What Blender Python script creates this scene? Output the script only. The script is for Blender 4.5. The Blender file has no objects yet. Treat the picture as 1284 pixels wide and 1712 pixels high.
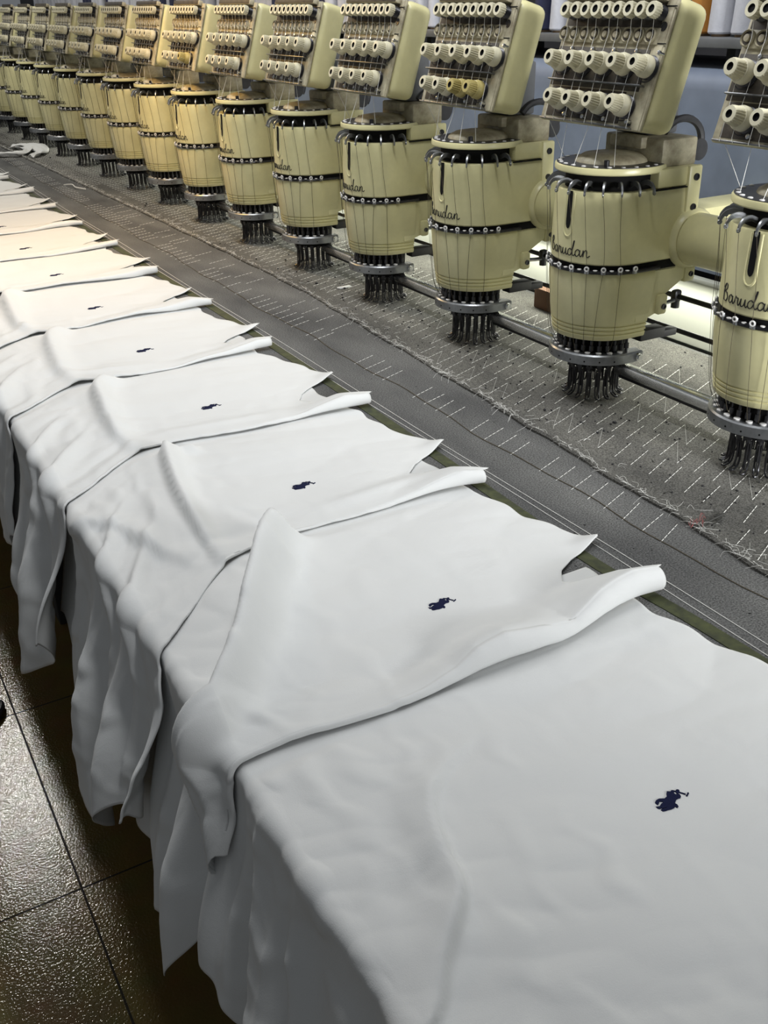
import bpy, bmesh, math, random
import numpy as np
from mathutils import Vector, Matrix, noise
from mathutils.geometry import tessellate_polygon

scene = bpy.context.scene
COL = scene.collection
S = 0.4            # one head interval in metres; all (u, v, z) below are in head intervals
TZ = 0.8           # table height in metres
UN, VN = 2.4058, 3.0694      # first head: along the row, and away from the operator


def W(u, v, z):
    """u along the row, v away from the operator's edge, z above the felt -> world metres"""
    return Vector((v * S, u * S, TZ + z * S))


# ------------------------------------------------------------------ camera
F, PITCH, YAW, ROLL, CH = 1656.0, 0.47953, 0.51154, -0.02120, 1.70525
fw = Vector((math.cos(PITCH) * math.sin(YAW), math.cos(PITCH) * math.cos(YAW), -math.sin(PITCH)))
rt0 = Vector((math.cos(YAW), -math.sin(YAW), 0))
up0 = Vector((math.sin(PITCH) * math.sin(YAW), math.sin(PITCH) * math.cos(YAW), math.cos(PITCH)))
rt = rt0 * math.cos(ROLL) + up0 * math.sin(ROLL)
up = -rt0 * math.sin(ROLL) + up0 * math.cos(ROLL)
cam = bpy.data.cameras.new('camera')
cam.sensor_fit = 'VERTICAL'
cam.sensor_height = 24.0
cam.lens = F / 1712.0 * 24.0
cam.clip_start = 0.02
co = bpy.data.objects.new('camera', cam)
COL.objects.link(co)
m = Matrix((rt, up, -fw)).transposed().to_4x4()
m.translation = W(0, 0, CH)
co.matrix_world = m
scene.camera = co

# ------------------------------------------------------------------ light, exposure
scene.view_settings.view_transform = 'Standard'
scene.view_settings.look = 'None'
scene.view_settings.gamma = 1.0
scene.view_settings.use_curve_mapping = False
scene.view_settings.exposure = 0.75
world = bpy.data.worlds.new('world')
scene.world = world
world.use_nodes = True
world.node_tree.nodes['Background'].inputs[0].default_value = (0.9, 0.95, 1.0, 1)
world.node_tree.nodes['Background'].inputs[1].default_value = 0.085


def area(name, u, v, z, su, sv, power, color, tilt=0.0, spread=math.pi, aim=None):
    l = bpy.data.lights.new(name, 'AREA')
    l.shape = 'RECTANGLE'
    l.size, l.size_y = sv * S, su * S
    l.energy = power
    l.color = color
    l.spread = spread
    o = bpy.data.objects.new(name, l)
    COL.objects.link(o)
    o.location = W(u, v, z)
    o.rotation_euler = (0, tilt, 0)
    if aim:
        o.rotation_euler = (W(*aim) - W(u, v, z)).to_track_quat('-Z', 'Y').to_euler()
    return o


# ceiling tubes over the aisle in front of the machine, the work light under the beam, and an added fill lamp
area('ceiling_lamp', 13.5, 1.5, 4.0, 3.0, 0.30, 11, (1.0, 0.96, 0.88))
area('ceiling_lamp_aisle', 11.9, 0.66, 4.0, 1.3, 0.30, 0.50, (1.0, 0.97, 0.90), aim=(4.6, 0.2, -2.0), spread=math.radians(30))
area('ceiling_lamp_near', 5.2, 2.0, 4.2, 7.0, 0.30, 21.5, (0.98, 0.99, 1.0))
area('head_fill_lamp', -3.5, 3.5, 1.9, 1.0, 2.0, 7, (0.98, 0.99, 1.0), aim=(4.0, 3.2, 0.9), spread=math.radians(56))  # added unseen lamp at eye height, narrowed to brighten the heads
area('ceiling_lamp_warm', 8.2, 1.9, 2.4, 1.6, 0.3, 4.6, (1.0, 0.60, 0.18))
area('beam_lamp', 9.5, 3.80, 0.37, 18.0, 0.10, 12, (1.0, 1.0, 0.86), tilt=0.15)


# ------------------------------------------------------------------ materials
def mat(name, color, rough=0.5, metal=0.0, var=0.0, scale=8.0, var_color=None, bump=0.0, bump_scale=200.0,
        spec=0.5, detail=4.0, sheen=0.0, coat=0.0):
    mt = bpy.data.materials.new(name)
    mt.use_nodes = True
    nt = mt.node_tree
    b = nt.nodes['Principled BSDF']
    b.inputs['Roughness'].default_value = rough
    b.inputs['Metallic'].default_value = metal
    b.inputs['Specular IOR Level'].default_value = spec
    b.inputs['Base Color'].default_value = (*color, 1)
    if sheen:
        b.inputs['Sheen Weight'].default_value = sheen
    if coat:
        b.inputs['Coat Weight'].default_value = coat
        b.inputs['Coat Roughness'].default_value = 0.15
    tc = nt.nodes.new('ShaderNodeTexCoord')
    if var > 0:
        n = nt.nodes.new('ShaderNodeTexNoise')
        n.inputs['Scale'].default_value = scale
        n.inputs['Detail'].default_value = detail
        n.inputs['Roughness'].default_value = 0.65
        nt.links.new(tc.outputs['Object'], n.inputs['Vector'])
        r = nt.nodes.new('ShaderNodeValToRGB')
        r.color_ramp.elements[0].position = 0.32
        r.color_ramp.elements[1].position = 0.72
        c2 = var_color or tuple(c * (1 - var) for c in color)
        r.color_ramp.elements[0].color = (*c2, 1)
        r.color_ramp.elements[1].color = (*color, 1)
        nt.links.new(n.outputs['Fac'], r.inputs['Fac'])
        nt.links.new(r.outputs['Color'], b.inputs['Base Color'])
    if bump > 0:
        n2 = nt.nodes.new('ShaderNodeTexNoise')
        n2.inputs['Scale'].default_value = bump_scale
        n2.inputs['Detail'].default_value = 3.0
        nt.links.new(tc.outputs['Object'], n2.inputs['Vector'])
        bp = nt.nodes.new('ShaderNodeBump')
        bp.inputs['Strength'].default_value = bump
        bp.inputs['Distance'].default_value = 0.002
        nt.links.new(n2.outputs['Fac'], bp.inputs['Height'])
        nt.links.new(bp.outputs['Normal'], b.inputs['Normal'])
    return mt


CREAM = mat('cream_enamel', (0.68, 0.64, 0.355), 0.32, var=0.16, scale=14, bump=0.03, bump_scale=500)
CREAM_DIRTY = mat('grimy_cream_enamel', (0.55, 0.51, 0.36), 0.5, var=0.5, scale=28, var_color=(0.21, 0.18, 0.12), bump=0.1, bump_scale=300)
RECESS = mat('oily_brown_recess', (0.075, 0.062, 0.043), 0.6, var=0.6, scale=40, var_color=(0.02, 0.016, 0.012))
KNOB = mat('ivory_plastic', (0.72, 0.68, 0.50), 0.42, var=0.25, scale=30)
KNOB_YEL = mat('yellowed_plastic', (0.50, 0.42, 0.16), 0.42, var=0.25, scale=30)
DARK = mat('black_recess', (0.008, 0.008, 0.008), 0.85, var=0.3, scale=20, spec=0.2)
DARKPAINT = mat('dark_grey_casting', (0.03, 0.03, 0.032), 0.6, var=0.4, scale=40)
STEEL = mat('grey_steel', (0.30, 0.31, 0.32), 0.33, 0.85, var=0.35, scale=40)
DARKSTEEL = mat('dark_oiled_steel', (0.07, 0.07, 0.075), 0.35, 0.8, var=0.4, scale=40)
CHROME = mat('polished_chrome', (0.80, 0.81, 0.81), 0.22, 1.0, var=0.15, scale=30)
EYELET = mat('white_ceramic', (0.75, 0.74, 0.72), 0.3, var=0.1, scale=60)
INK = mat('black_lettering', (0.012, 0.011, 0.010), 0.4, var=0.2, scale=50)
BLUEGREY = mat('blue_grey_paint', (0.20, 0.24, 0.32), 0.55, var=0.35, scale=5, bump=0.05, bump_scale=150)
WHITEPAINT = mat('white_bed_paint', (0.50, 0.515, 0.45), 0.5, var=0.08, scale=6)
SHELFGREY = mat('grey_shelf_paint', (0.13, 0.135, 0.14), 0.5, var=0.3, scale=10)
WALLM = mat('dark_grey_wall', (0.045, 0.045, 0.05), 0.8, var=0.3, scale=3)
TABLEM = mat('dark_table_laminate', (0.03, 0.03, 0.03), 0.6, var=0.3, scale=8)
THREADW = mat('white_thread', (0.78, 0.78, 0.74), 0.7, var=0.1, scale=90)
SHADELINE = mat('shaded_line', (0.075, 0.06, 0.035), 0.7, var=0.2, scale=90)  # barrel threads: their shadow is put into this dark colour
THREADR = mat('red_thread', (0.32, 0.08, 0.08), 0.7, var=0.3, scale=90)
CONEW = mat('white_thread_winding', (0.53, 0.54, 0.59), 0.6, var=0.14, scale=60, bump=0.25, bump_scale=400)
CONEN = mat('navy_thread_winding', (0.012, 0.017, 0.06), 0.6, var=0.3, scale=60, bump=0.2, bump_scale=400)
CONEO = mat('orange_thread_winding', (0.42, 0.17, 0.02), 0.6, var=0.2, scale=60, bump=0.2, bump_scale=400)
PAPER = mat('brown_paper_core', (0.23, 0.16, 0.10), 0.8, var=0.2, scale=60)
GREENTAPE = mat('olive_green_tape', (0.055, 0.065, 0.018), 0.7, var=0.75, scale=60, var_color=(0.018, 0.022, 0.008))
NAVY = mat('navy_embroidery', (0.010, 0.014, 0.055), 0.9, spec=0.15, var=0.4, scale=900, bump=0.6, bump_scale=1800)
STRAP = mat('black_webbing', (0.012, 0.012, 0.016), 0.5, var=0.4, scale=60)
BROWNBOX = mat('brown_cardboard', (0.17, 0.085, 0.045), 0.8, var=0.2, scale=20)
GREYPATCH = mat('dark_lint', (0.02, 0.02, 0.022), 0.9, var=0.3, scale=90)


def felt_material(name, base, streak):
    mt = mat(name, base, 0.95, spec=0.15)
    nt = mt.node_tree
    b = nt.nodes['Principled BSDF']
    tc = nt.nodes.new('ShaderNodeTexCoord')
    n1 = nt.nodes.new('ShaderNodeTexNoise'); n1.inputs['Scale'].default_value = 420; n1.inputs['Detail'].default_value = 4
    n2 = nt.nodes.new('ShaderNodeTexNoise'); n2.inputs['Scale'].default_value = 9; n2.inputs['Detail'].default_value = 7
    n3 = nt.nodes.new('ShaderNodeTexNoise'); n3.inputs['Scale'].default_value = 95; n3.inputs['Detail'].default_value = 2
    mp = nt.nodes.new('ShaderNodeMapping'); mp.inputs['Scale'].default_value = (1.0, 0.35, 1)
    nt.links.new(tc.outputs['Object'], mp.inputs['Vector'])
    nt.links.new(mp.outputs['Vector'], n2.inputs['Vector'])
    for n in (n1, n3):
        nt.links.new(tc.outputs['Object'], n.inputs['Vector'])
    r1 = nt.nodes.new('ShaderNodeValToRGB')
    r1.color_ramp.elements[0].position = 0.34; r1.color_ramp.elements[1].position = 0.70
    r1.color_ramp.elements[0].color = (*[c * 0.42 for c in base], 1)
    r1.color_ramp.elements[1].color = (*[min(1, c * streak) for c in base], 1)
    nt.links.new(n1.outputs['Fac'], r1.inputs['Fac'])
    r2 = nt.nodes.new('ShaderNodeValToRGB')
    r2.color_ramp.elements[0].position = 0.3; r2.color_ramp.elements[1].position = 0.7
    r2.color_ramp.elements[0].color = (0.55, 0.55, 0.55, 1); r2.color_ramp.elements[1].color = (1.15, 1.14, 1.1, 1)
    nt.links.new(n2.outputs['Fac'], r2.inputs['Fac'])
    mx = nt.nodes.new('ShaderNodeMixRGB'); mx.blend_type = 'MULTIPLY'; mx.inputs['Fac'].default_value = 1
    nt.links.new(r1.outputs['Color'], mx.inputs['Color1']); nt.links.new(r2.outputs['Color'], mx.inputs['Color2'])
    r3 = nt.nodes.new('ShaderNodeValToRGB')        # dark lint specks
    r3.color_ramp.elements[0].position = 0.245; r3.color_ramp.elements[1].position = 0.275
    r3.color_ramp.elements[0].color = (0.10, 0.10, 0.10, 1); r3.color_ramp.elements[1].color = (1, 1, 1, 1)
    nt.links.new(n3.outputs['Fac'], r3.inputs['Fac'])
    mx2 = nt.nodes.new('ShaderNodeMixRGB'); mx2.blend_type = 'MULTIPLY'; mx2.inputs['Fac'].default_value = 1
    nt.links.new(mx.outputs['Color'], mx2.inputs['Color1']); nt.links.new(r3.outputs['Color'], mx2.inputs['Color2'])
    nt.links.new(mx2.outputs['Color'], b.inputs['Base Color'])
    bp = nt.nodes.new('ShaderNodeBump'); bp.inputs['Strength'].default_value = 0.7; bp.inputs['Distance'].default_value = 0.0015
    nt.links.new(n1.outputs['Fac'], bp.inputs['Height'])
    nt.links.new(bp.outputs['Normal'], b.inputs['Normal'])
    return mt


FELT_LOW = felt_material('grey_felt', (0.15, 0.152, 0.153), 1.35)
FELT_UP = felt_material('pale_grey_felt', (0.138, 0.136, 0.128), 1.5)


def cloth_material():
    mt = mat('white_jersey', (0.63, 0.64, 0.635), 0.9, spec=0.2, sheen=0.1)
    nt = mt.node_tree
    b = nt.nodes['Principled BSDF']
    tc = nt.nodes.new('ShaderNodeTexCoord')
    mp = nt.nodes.new('ShaderNodeMapping'); mp.inputs['Scale'].default_value = (1, 1.6, 1)
    nt.links.new(tc.outputs['Object'], mp.inputs['Vector'])
    n1 = nt.nodes.new('ShaderNodeTexNoise'); n1.inputs['Scale'].default_value = 16; n1.inputs['Detail'].default_value = 5; n1.inputs['Distortion'].default_value = 0.8
    n2 = nt.nodes.new('ShaderNodeTexNoise'); n2.inputs['Scale'].default_value = 900; n2.inputs['Detail'].default_value = 2
    nt.links.new(mp.outputs['Vector'], n1.inputs['Vector'])
    nt.links.new(tc.outputs['Object'], n2.inputs['Vector'])
    b1 = nt.nodes.new('ShaderNodeBump'); b1.inputs['Strength'].default_value = 0.16; b1.inputs['Distance'].default_value = 0.006
    b2 = nt.nodes.new('ShaderNodeBump'); b2.inputs['Strength'].default_value = 0.25; b2.inputs['Distance'].default_value = 0.0006
    nt.links.new(n1.outputs['Fac'], b1.inputs['Height'])
    nt.links.new(n2.outputs['Fac'], b2.inputs['Height'])
    nt.links.new(b1.outputs['Normal'], b2.inputs['Normal'])
    nt.links.new(b2.outputs['Normal'], b.inputs['Normal'])
    return mt


CLOTH = cloth_material()


def floor_material():
    mt = mat('beige_floor_tile', (0.15, 0.125, 0.07), 0.12, spec=0.4)
    nt = mt.node_tree
    b = nt.nodes['Principled BSDF']
    tc = nt.nodes.new('ShaderNodeTexCoord')
    mp = nt.nodes.new('ShaderNodeMapping'); mp.inputs['Location'].default_value = (-0.36 * S, -3.63 * S, 0)
    nt.links.new(tc.outputs['Object'], mp.inputs['Vector'])
    br = nt.nodes.new('ShaderNodeTexBrick')
    br.offset = 0; br.inputs['Scale'].default_value = 1
    br.inputs['Brick Width'].default_value = 0.6; br.inputs['Row Height'].default_value = 0.6
    br.inputs['Mortar Size'].default_value = 0.0022; br.inputs['Mortar Smooth'].default_value = 0.1
    br.inputs['Color1'].default_value = (0.20, 0.135, 0.045, 1); br.inputs['Color2'].default_value = (0.19, 0.127, 0.042, 1)
    br.inputs['Mortar'].default_value = (0.03, 0.022, 0.012, 1)
    nt.links.new(mp.outputs['Vector'], br.inputs['Vector'])
    n0 = nt.nodes.new('ShaderNodeTexNoise'); n0.inputs['Scale'].default_value = 14; n0.inputs['Detail'].default_value = 6
    nt.links.new(tc.outputs['Object'], n0.inputs['Vector'])
    mx = nt.nodes.new('ShaderNodeMixRGB'); mx.blend_type = 'MULTIPLY'; mx.inputs['Fac'].default_value = 0.5
    nt.links.new(br.outputs['Color'], mx.inputs['Color1']); nt.links.new(n0.outputs['Color'], mx.inputs['Color2'])
    nt.links.new(mx.outputs['Color'], b.inputs['Base Color'])
    mr = nt.nodes.new('ShaderNodeMapRange'); mr.inputs['To Min'].default_value = 0.12; mr.inputs['To Max'].default_value = 0.9
    nt.links.new(br.outputs['Fac'], mr.inputs['Value'])
    nt.links.new(mr.outputs['Result'], b.inputs['Roughness'])
    n = nt.nodes.new('ShaderNodeTexNoise'); n.inputs['Scale'].default_value = 210; n.inputs['Detail'].default_value = 2
    nt.links.new(tc.outputs['Object'], n.inputs['Vector'])
    bp = nt.nodes.new('ShaderNodeBump'); bp.inputs['Strength'].default_value = 0.55; bp.inputs['Distance'].default_value = 0.0014
    nt.links.new(n.outputs['Fac'], bp.inputs['Height'])
    nt.links.new(bp.outputs['Normal'], b.inputs['Normal'])
    return mt


FLOORM = floor_material()


# ------------------------------------------------------------------ mesh helpers
class MB:
    """collects shapes given in (a=u, b=v, z) head intervals and links them as one mesh"""
    def __init__(self):
        self.v, self.f, self.mi = [], [], []
        self.fn = lambda p: (p[1] * S, p[0] * S, p[2] * S)

    def add(self, vs, fs, mi=0):
        o = len(self.v)
        self.v += [tuple(p) for p in vs]
        self.f += [tuple(i + o for i in f) for f in fs]
        self.mi += [mi] * len(fs)
        return self

    def box(self, c, s, bevel=0.0, mi=0, seg=2):
        bm = bmesh.new()
        bmesh.ops.create_cube(bm, size=1)
        for v in bm.verts:
            v.co = Vector((v.co.x * s[0], v.co.y * s[1], v.co.z * s[2]))
        if bevel:
            bmesh.ops.bevel(bm, geom=bm.edges[:], offset=bevel, segments=seg, affect='EDGES', profile=0.5)
        bm.verts.index_update()
        self.add([(v.co.x + c[0], v.co.y + c[1], v.co.z + c[2]) for v in bm.verts],
                 [[v.index for v in f.verts] for f in bm.faces], mi)
        bm.free()
        return self

    def tube(self, pts, r, seg=6, mi=0, cap=True, closed=False):
        pts = [Vector(p) for p in pts]
        n = len(pts)
        rs = r if isinstance(r, (list, tuple)) else [r] * n
        t0 = (pts[1] - pts[0]).normalized()
        ref = Vector((0, 0, 1)) if abs(t0.z) < 0.9 else Vector((1, 0, 0))
        nrm = t0.cross(ref).normalized()
        vs, fs = [], []
        for i, p in enumerate(pts):
            if closed:
                t = (pts[(i + 1) % n] - pts[i - 1]).normalized()
            else:
                t = (pts[min(i + 1, n - 1)] - pts[max(i - 1, 0)]).normalized()
            nrm = (nrm - t * nrm.dot(t)).normalized()
            bn = t.cross(nrm)
            for j in range(seg):
                a = 2 * math.pi * j / seg
                vs.append(p + (nrm * math.cos(a) + bn * math.sin(a)) * rs[i])
        for i in range(n if closed else n - 1):
            for j in range(seg):
                i2 = (i + 1) % n
                fs.append((i * seg + j, i * seg + (j + 1) % seg, i2 * seg + (j + 1) % seg, i2 * seg + j))
        if cap and not closed:
            fs.append(tuple(range(seg)))
            fs.append(tuple(range((n - 1) * seg, n * seg)))
        return self.add(vs, fs, mi)

    def revolve(self, prof, c=(0, 0, 0), axis='z', seg=32, mi=0, a0=0.0, a1=2 * math.pi, ribs=None, cap=True):
        """prof: list of (radius, height[, material]); axis z, or a (along the row)"""
        full = abs(a1 - a0 - 2 * math.pi) < 1e-6
        n = seg if full else seg + 1
        vs, fs, ms = [], [], []
        for k, p in enumerate(prof):
            for j in range(n):
                a = a0 + (a1 - a0) * j / seg
                rr = p[0]
                if ribs and k in ribs and j % 2:
                    rr *= 0.86
                x, y, h = rr * math.cos(a), rr * math.sin(a), p[1]
                if axis == 'z':
                    q = (x + c[0], y + c[1], h + c[2])
                elif axis == 'a':
                    q = (h + c[0], x + c[1], y + c[2])
                else:
                    q = (x + c[0], h + c[1], y + c[2])
                vs.append(q)
        for k in range(len(prof) - 1):
            for j in range(seg):
                j2 = (j + 1) % n
                fs.append((k * n + j, k * n + j2, (k + 1) * n + j2, (k + 1) * n + j))
                ms.append(prof[k][2] if len(prof[k]) > 2 else mi)
        if cap and full:
            if prof[0][0] > 1e-6:
                fs.append(tuple(range(n))); ms.append(prof[0][2] if len(prof[0]) > 2 else mi)
            if prof[-1][0] > 1e-6:
                fs.append(tuple(range((len(prof) - 1) * n, len(prof) * n))); ms.append(prof[-2][2] if len(prof[-2]) > 2 else mi)
        o = len(self.v)
        self.v += vs
        self.f += [tuple(i + o for i in f) for f in fs]
        self.mi += ms
        return self

    def prism(self, poly, lo, hi, plane='bz', mi=0):
        """extruded polygon; plane 'bz' extrudes along a, 'ab' along z, 'az' along b"""
        n = len(poly)
        def q(p, h):
            return {'bz': (h, p[0], p[1]), 'ab': (p[0], p[1], h), 'az': (p[0], h, p[1])}[plane]
        vs = [q(p, lo) for p in poly] + [q(p, hi) for p in poly]
        tris = tessellate_polygon([[Vector((p[0], p[1], 0)) for p in poly]])
        fs = [tuple(t) for t in tris] + [tuple(i + n for i in reversed(t)) for t in tris]
        fs += [(i, (i + 1) % n, (i + 1) % n + n, i + n) for i in range(n)]
        return self.add(vs, fs, mi)

    def build(self, name, mats, parent=None, loc=(0, 0, 0), rz=0.0, sharp=38, recalc=True):
        me = bpy.data.meshes.new(name)
        me.from_pydata([self.fn(p) for p in self.v], [], self.f)
        mats = mats if isinstance(mats, (list, tuple)) else [mats]
        for mm in mats:
            me.materials.append(mm)
        me.polygons.foreach_set('material_index', self.mi)
        if recalc:
            bm = bmesh.new(); bm.from_mesh(me)
            bmesh.ops.remove_doubles(bm, verts=bm.verts[:], dist=1e-7)
            bmesh.ops.recalc_face_normals(bm, faces=bm.faces[:])
            bm.to_mesh(me); bm.free()
        me.shade_smooth()
        me.set_sharp_from_angle(angle=math.radians(sharp))
        me.update()
        o = bpy.data.objects.new(name, me)
        COL.objects.link(o)
        o.location = loc
        o.rotation_euler = (0, 0, rz)
        if parent:
            o.parent = parent
        return o


def tag(o, label=None, cat=None, group=None, kind=None):
    if label: o['label'] = label
    if cat: o['category'] = cat
    if group: o['group'] = group
    if kind: o['kind'] = kind
    return o


def empty(name, loc):
    o = bpy.data.objects.new(name, None)
    o.empty_display_size = 0.05
    COL.objects.link(o)
    o.location = loc
    return o


def shallow(src, parent):
    """a second piece like src, sharing its mesh"""
    c = src.copy()
    COL.objects.link(c)
    c.parent = parent
    return c


def copy_tree(o, parent=None):
    c = o.copy()
    COL.objects.link(c)
    if parent:
        c.parent = parent
    for ch in list(o.children):
        copy_tree(ch, c)
    return c


def catmull(pts, n=6):
    pts = [Vector(p) for p in pts]
    out = []
    for i in range(len(pts) - 1):
        p0, p1, p2, p3 = pts[max(i - 1, 0)], pts[i], pts[i + 1], pts[min(i + 2, len(pts) - 1)]
        for j in range(n):
            t = j / n
            out.append(0.5 * ((2 * p1) + (p2 - p0) * t + (2 * p0 - 5 * p1 + 4 * p2 - p3) * t * t + (3 * p1 - p0 - 3 * p2 + p3) * t ** 3))
    out.append(pts[-1])
    return out


ORD = ['', 'first', 'second', 'third', 'fourth', 'fifth', 'sixth', 'seventh', 'eighth', 'ninth', 'tenth', 'eleventh',
       'twelfth', 'thirteenth', 'fourteenth', 'fifteenth', 'sixteenth', 'seventeenth', 'eighteenth', 'nineteenth']
rnd = random.Random(7)

# ------------------------------------------------------------------ setting
o = MB().box((9, 3, -0.05), (40, 16, 0.1)).build('floor', FLOORM, loc=(0, 0, TZ - 2 * S))
tag(o, 'glossy beige tiled floor below the table', 'floor', kind='structure')
o = MB().box((9, 6.1, 1.6), (40, 0.1, 7.4)).build('wall_back', WALLM, loc=(0, 0, TZ))
tag(o, 'dark wall behind the thread cones', 'wall', kind='structure')

# table under the felt
tb = empty('machine_table', (2.29 * S, 9 * S, 0))
tag(tb, 'long dark table under the grey felt and white cloth', 'table')
MB().box((0, 0.0, -0.075), (19.4, 3.28, 0.13), 0.01).build('tabletop', TABLEM, tb, loc=(0, 0, TZ))
lg = None
for du in (-8.5, -3, 3, 8.5):
    for dv in (-1.4, 1.4):
        if lg is None:
            lg = MB().box((0, 0, 0.93), (0.14, 0.14, 1.86), 0.01).build('leg', TABLEM, tb)
            q = lg
        else:
            q = shallow(lg, tb)
        q.location = (dv * S, du * S, 0)

# lower felt sheet, upper felt sheet with its seam edge and the basting stitches
lo = MB().box((9, 2.3, -0.004), (19, 3.30, 0.008)).build('felt_sheet', FELT_LOW, loc=(0, 0, TZ))
tag(lo, 'dark grey felt sheet along the table edge, partly under the white cloth', 'felt', 'felt sheets')
seam = [(-0.2, 2.40), (0.9, 2.42), (1.795, 2.441), (2.186, 2.475), (3.0, 2.53), (3.879, 2.594), (5.0, 2.66), (5.906, 2.709), (7.5, 2.70),
        (10.35, 2.639), (13.86, 2.546), (18.3, 2.45)]
sp = [(p.x, p.y + 0.006 * math.sin(p.x * 9) + 0.004 * math.sin(p.x * 23)) for p in catmull([(a, b, 0) for a, b in seam], 12)]
m_ = MB()
prof = [(0.0, 0.000), (0.0, 0.010), (0.008, 0.017), (0.03, 0.017), (0.05, 0.010)]
vs, fs = [], []
for u_, v_ in sp:
    for dv, z in prof:
        vs.append((u_, v_ + dv, z))
    vs.append((u_, 3.90, 0.010))
    vs.append((u_, 3.90, 0.000))
k_ = len(prof) + 2
for i in range(len(sp) - 1):
    for j in range(k_ - 1):
        fs.append((i * k_ + j, i * k_ + j + 1, (i + 1) * k_ + j + 1, (i + 1) * k_ + j))
m_.add(vs, fs)
fu = m_.build('felt_sheet', FELT_UP, loc=(0, 0, TZ))
tag(fu, 'lighter grey felt sheet with white zigzag stitches below the needles', 'felt', 'felt sheets')


def seam_v(u):
    return float(np.interp(u, [a for a, _ in sp], [b for _, b in sp]))


def ribbon(mb, p, q, w, h):
    p, q = Vector(p), Vector(q)
    t = (q - p); L = t.length
    if L < 1e-6:
        return
    n = Vector((-t.y, t.x, 0)).normalized() * w
    mid = (p + q) / 2 + Vector((0, 0, h))
    mb.add([p - n, p + n, q + n, q - n, mid - n * 0.3, mid + n * 0.3], [(0, 1, 5, 4), (4, 5, 2, 3), (0, 4, 3), (1, 2, 5)])


st_up, st_lo, st_fine = MB(), MB(), MB()
for row in range(-4, 8):
    v0 = 2.98 + 0.167 * (row - 0)
    if v0 > 3.5 or v0 < 2.2:
        continue
    u0 = 2.604 + 0.113 * row
    i = -30
    while True:
        uu = u0 + 0.0975 * i + rnd.uniform(-.006, .006)
        i += 1
        if uu > 17.5:
            break
        if uu < -0.1:
            continue
        du, dv = 0.066 + rnd.uniform(-.006, .006), 0.16 + rnd.uniform(-.012, .008)
        s_ = seam_v(uu)
        a_, b_ = (uu, v0), (uu + du, v0 + dv)
        upper = v0 > s_ + 0.02
        if not upper and b_[1] > s_ - 0.01:
            continue
        if not upper and v0 > 2.33 and rnd.random() < 0.6:
            continue
        z = 0.0115 if upper else 0.0012
        nd = 5
        prob = 1.0 if upper else 0.75
        if rnd.random() > prob:
            continue
        for d in range(nd):     # each dash is a run of short stitches
            t0_, t1_ = d / nd, (d + 0.8) / nd
            ribbon(st_up if upper else st_lo, (a_[0] + du * t0_, a_[1] + dv * t0_, z), (a_[0] + du * t1_, a_[1] + dv * t1_, z),
                   0.0014 * (1 if uu < 5 else 1.0 + 0.12 * (uu - 5)), 0.0012)
        if rnd.random() < 0.25 and upper and uu < 9:
            ribbon(st_fine, (b_[0], b_[1], z), (a_[0] - 0.0975 + rnd.uniform(-.01, .01), a_[1], z), 0.0004, 0.0005)
o = st_up.build('stitching', THREADW, fu, recalc=False); tag(o, 'white zigzag basting stitches', kind='stuff')
o = st_fine.build('stitching', THREADW, fu, recalc=False); tag(o, 'fine thread runs between the stitches', kind='stuff')
o = st_lo.build('stitching', THREADW, lo, recalc=False); tag(o, 'sparse white basting stitches', kind='stuff')
# loose fuzz of cut threads along the seam
fz = MB()
for i in range(1300):
    near = i > 350
    u_ = rnd.uniform(0.5, 16); v_ = seam_v(u_) + (rnd.uniform(0.0, 0.022) if near else rnd.uniform(-0.015, 0.09))
    a_ = rnd.gauss(0, 0.35) if near else rnd.uniform(0, 6.28); L = rnd.uniform(0.02, 0.07)
    p0 = Vector((u_, v_, 0.019)); p2 = p0 + Vector((math.cos(a_) * L, math.sin(a_) * L, rnd.uniform(-.004, .002)))
    p1 = (p0 + p2) / 2 + Vector((rnd.uniform(-.02, .02), rnd.uniform(-.02, .02), 0.006))
    if p2.y < seam_v(p2.x): p2.z = 0.004
    fz.tube(catmull([p0, p1, p2], 4), 0.0005, 3, cap=False)
o = fz.build('thread_fuzz', THREADW, fu, recalc=False); tag(o, 'white thread ends caught along the felt edge', kind='stuff')
# lint specks on the felt
ln = MB()
for i in range(900):
    u_ = rnd.uniform(0.8, 9) if i < 700 else rnd.uniform(9, 16)
    v_ = min(3.85, seam_v(u_) + 0.05 + abs(rnd.gauss(0.45, 0.35)))
    r_ = rnd.uniform(0.0025, 0.006) * (1.7 if rnd.random() < .12 else 1)
    ln.box((u_, v_, 0.0105 + r_ * .5), (r_ * rnd.uniform(1, 2.2), r_ * rnd.uniform(1, 1.8), r_), r_ * .3, seg=1)
o = ln.build('lint', GREYPATCH, fu); tag(o, 'dark lint specks', kind='stuff')

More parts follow.
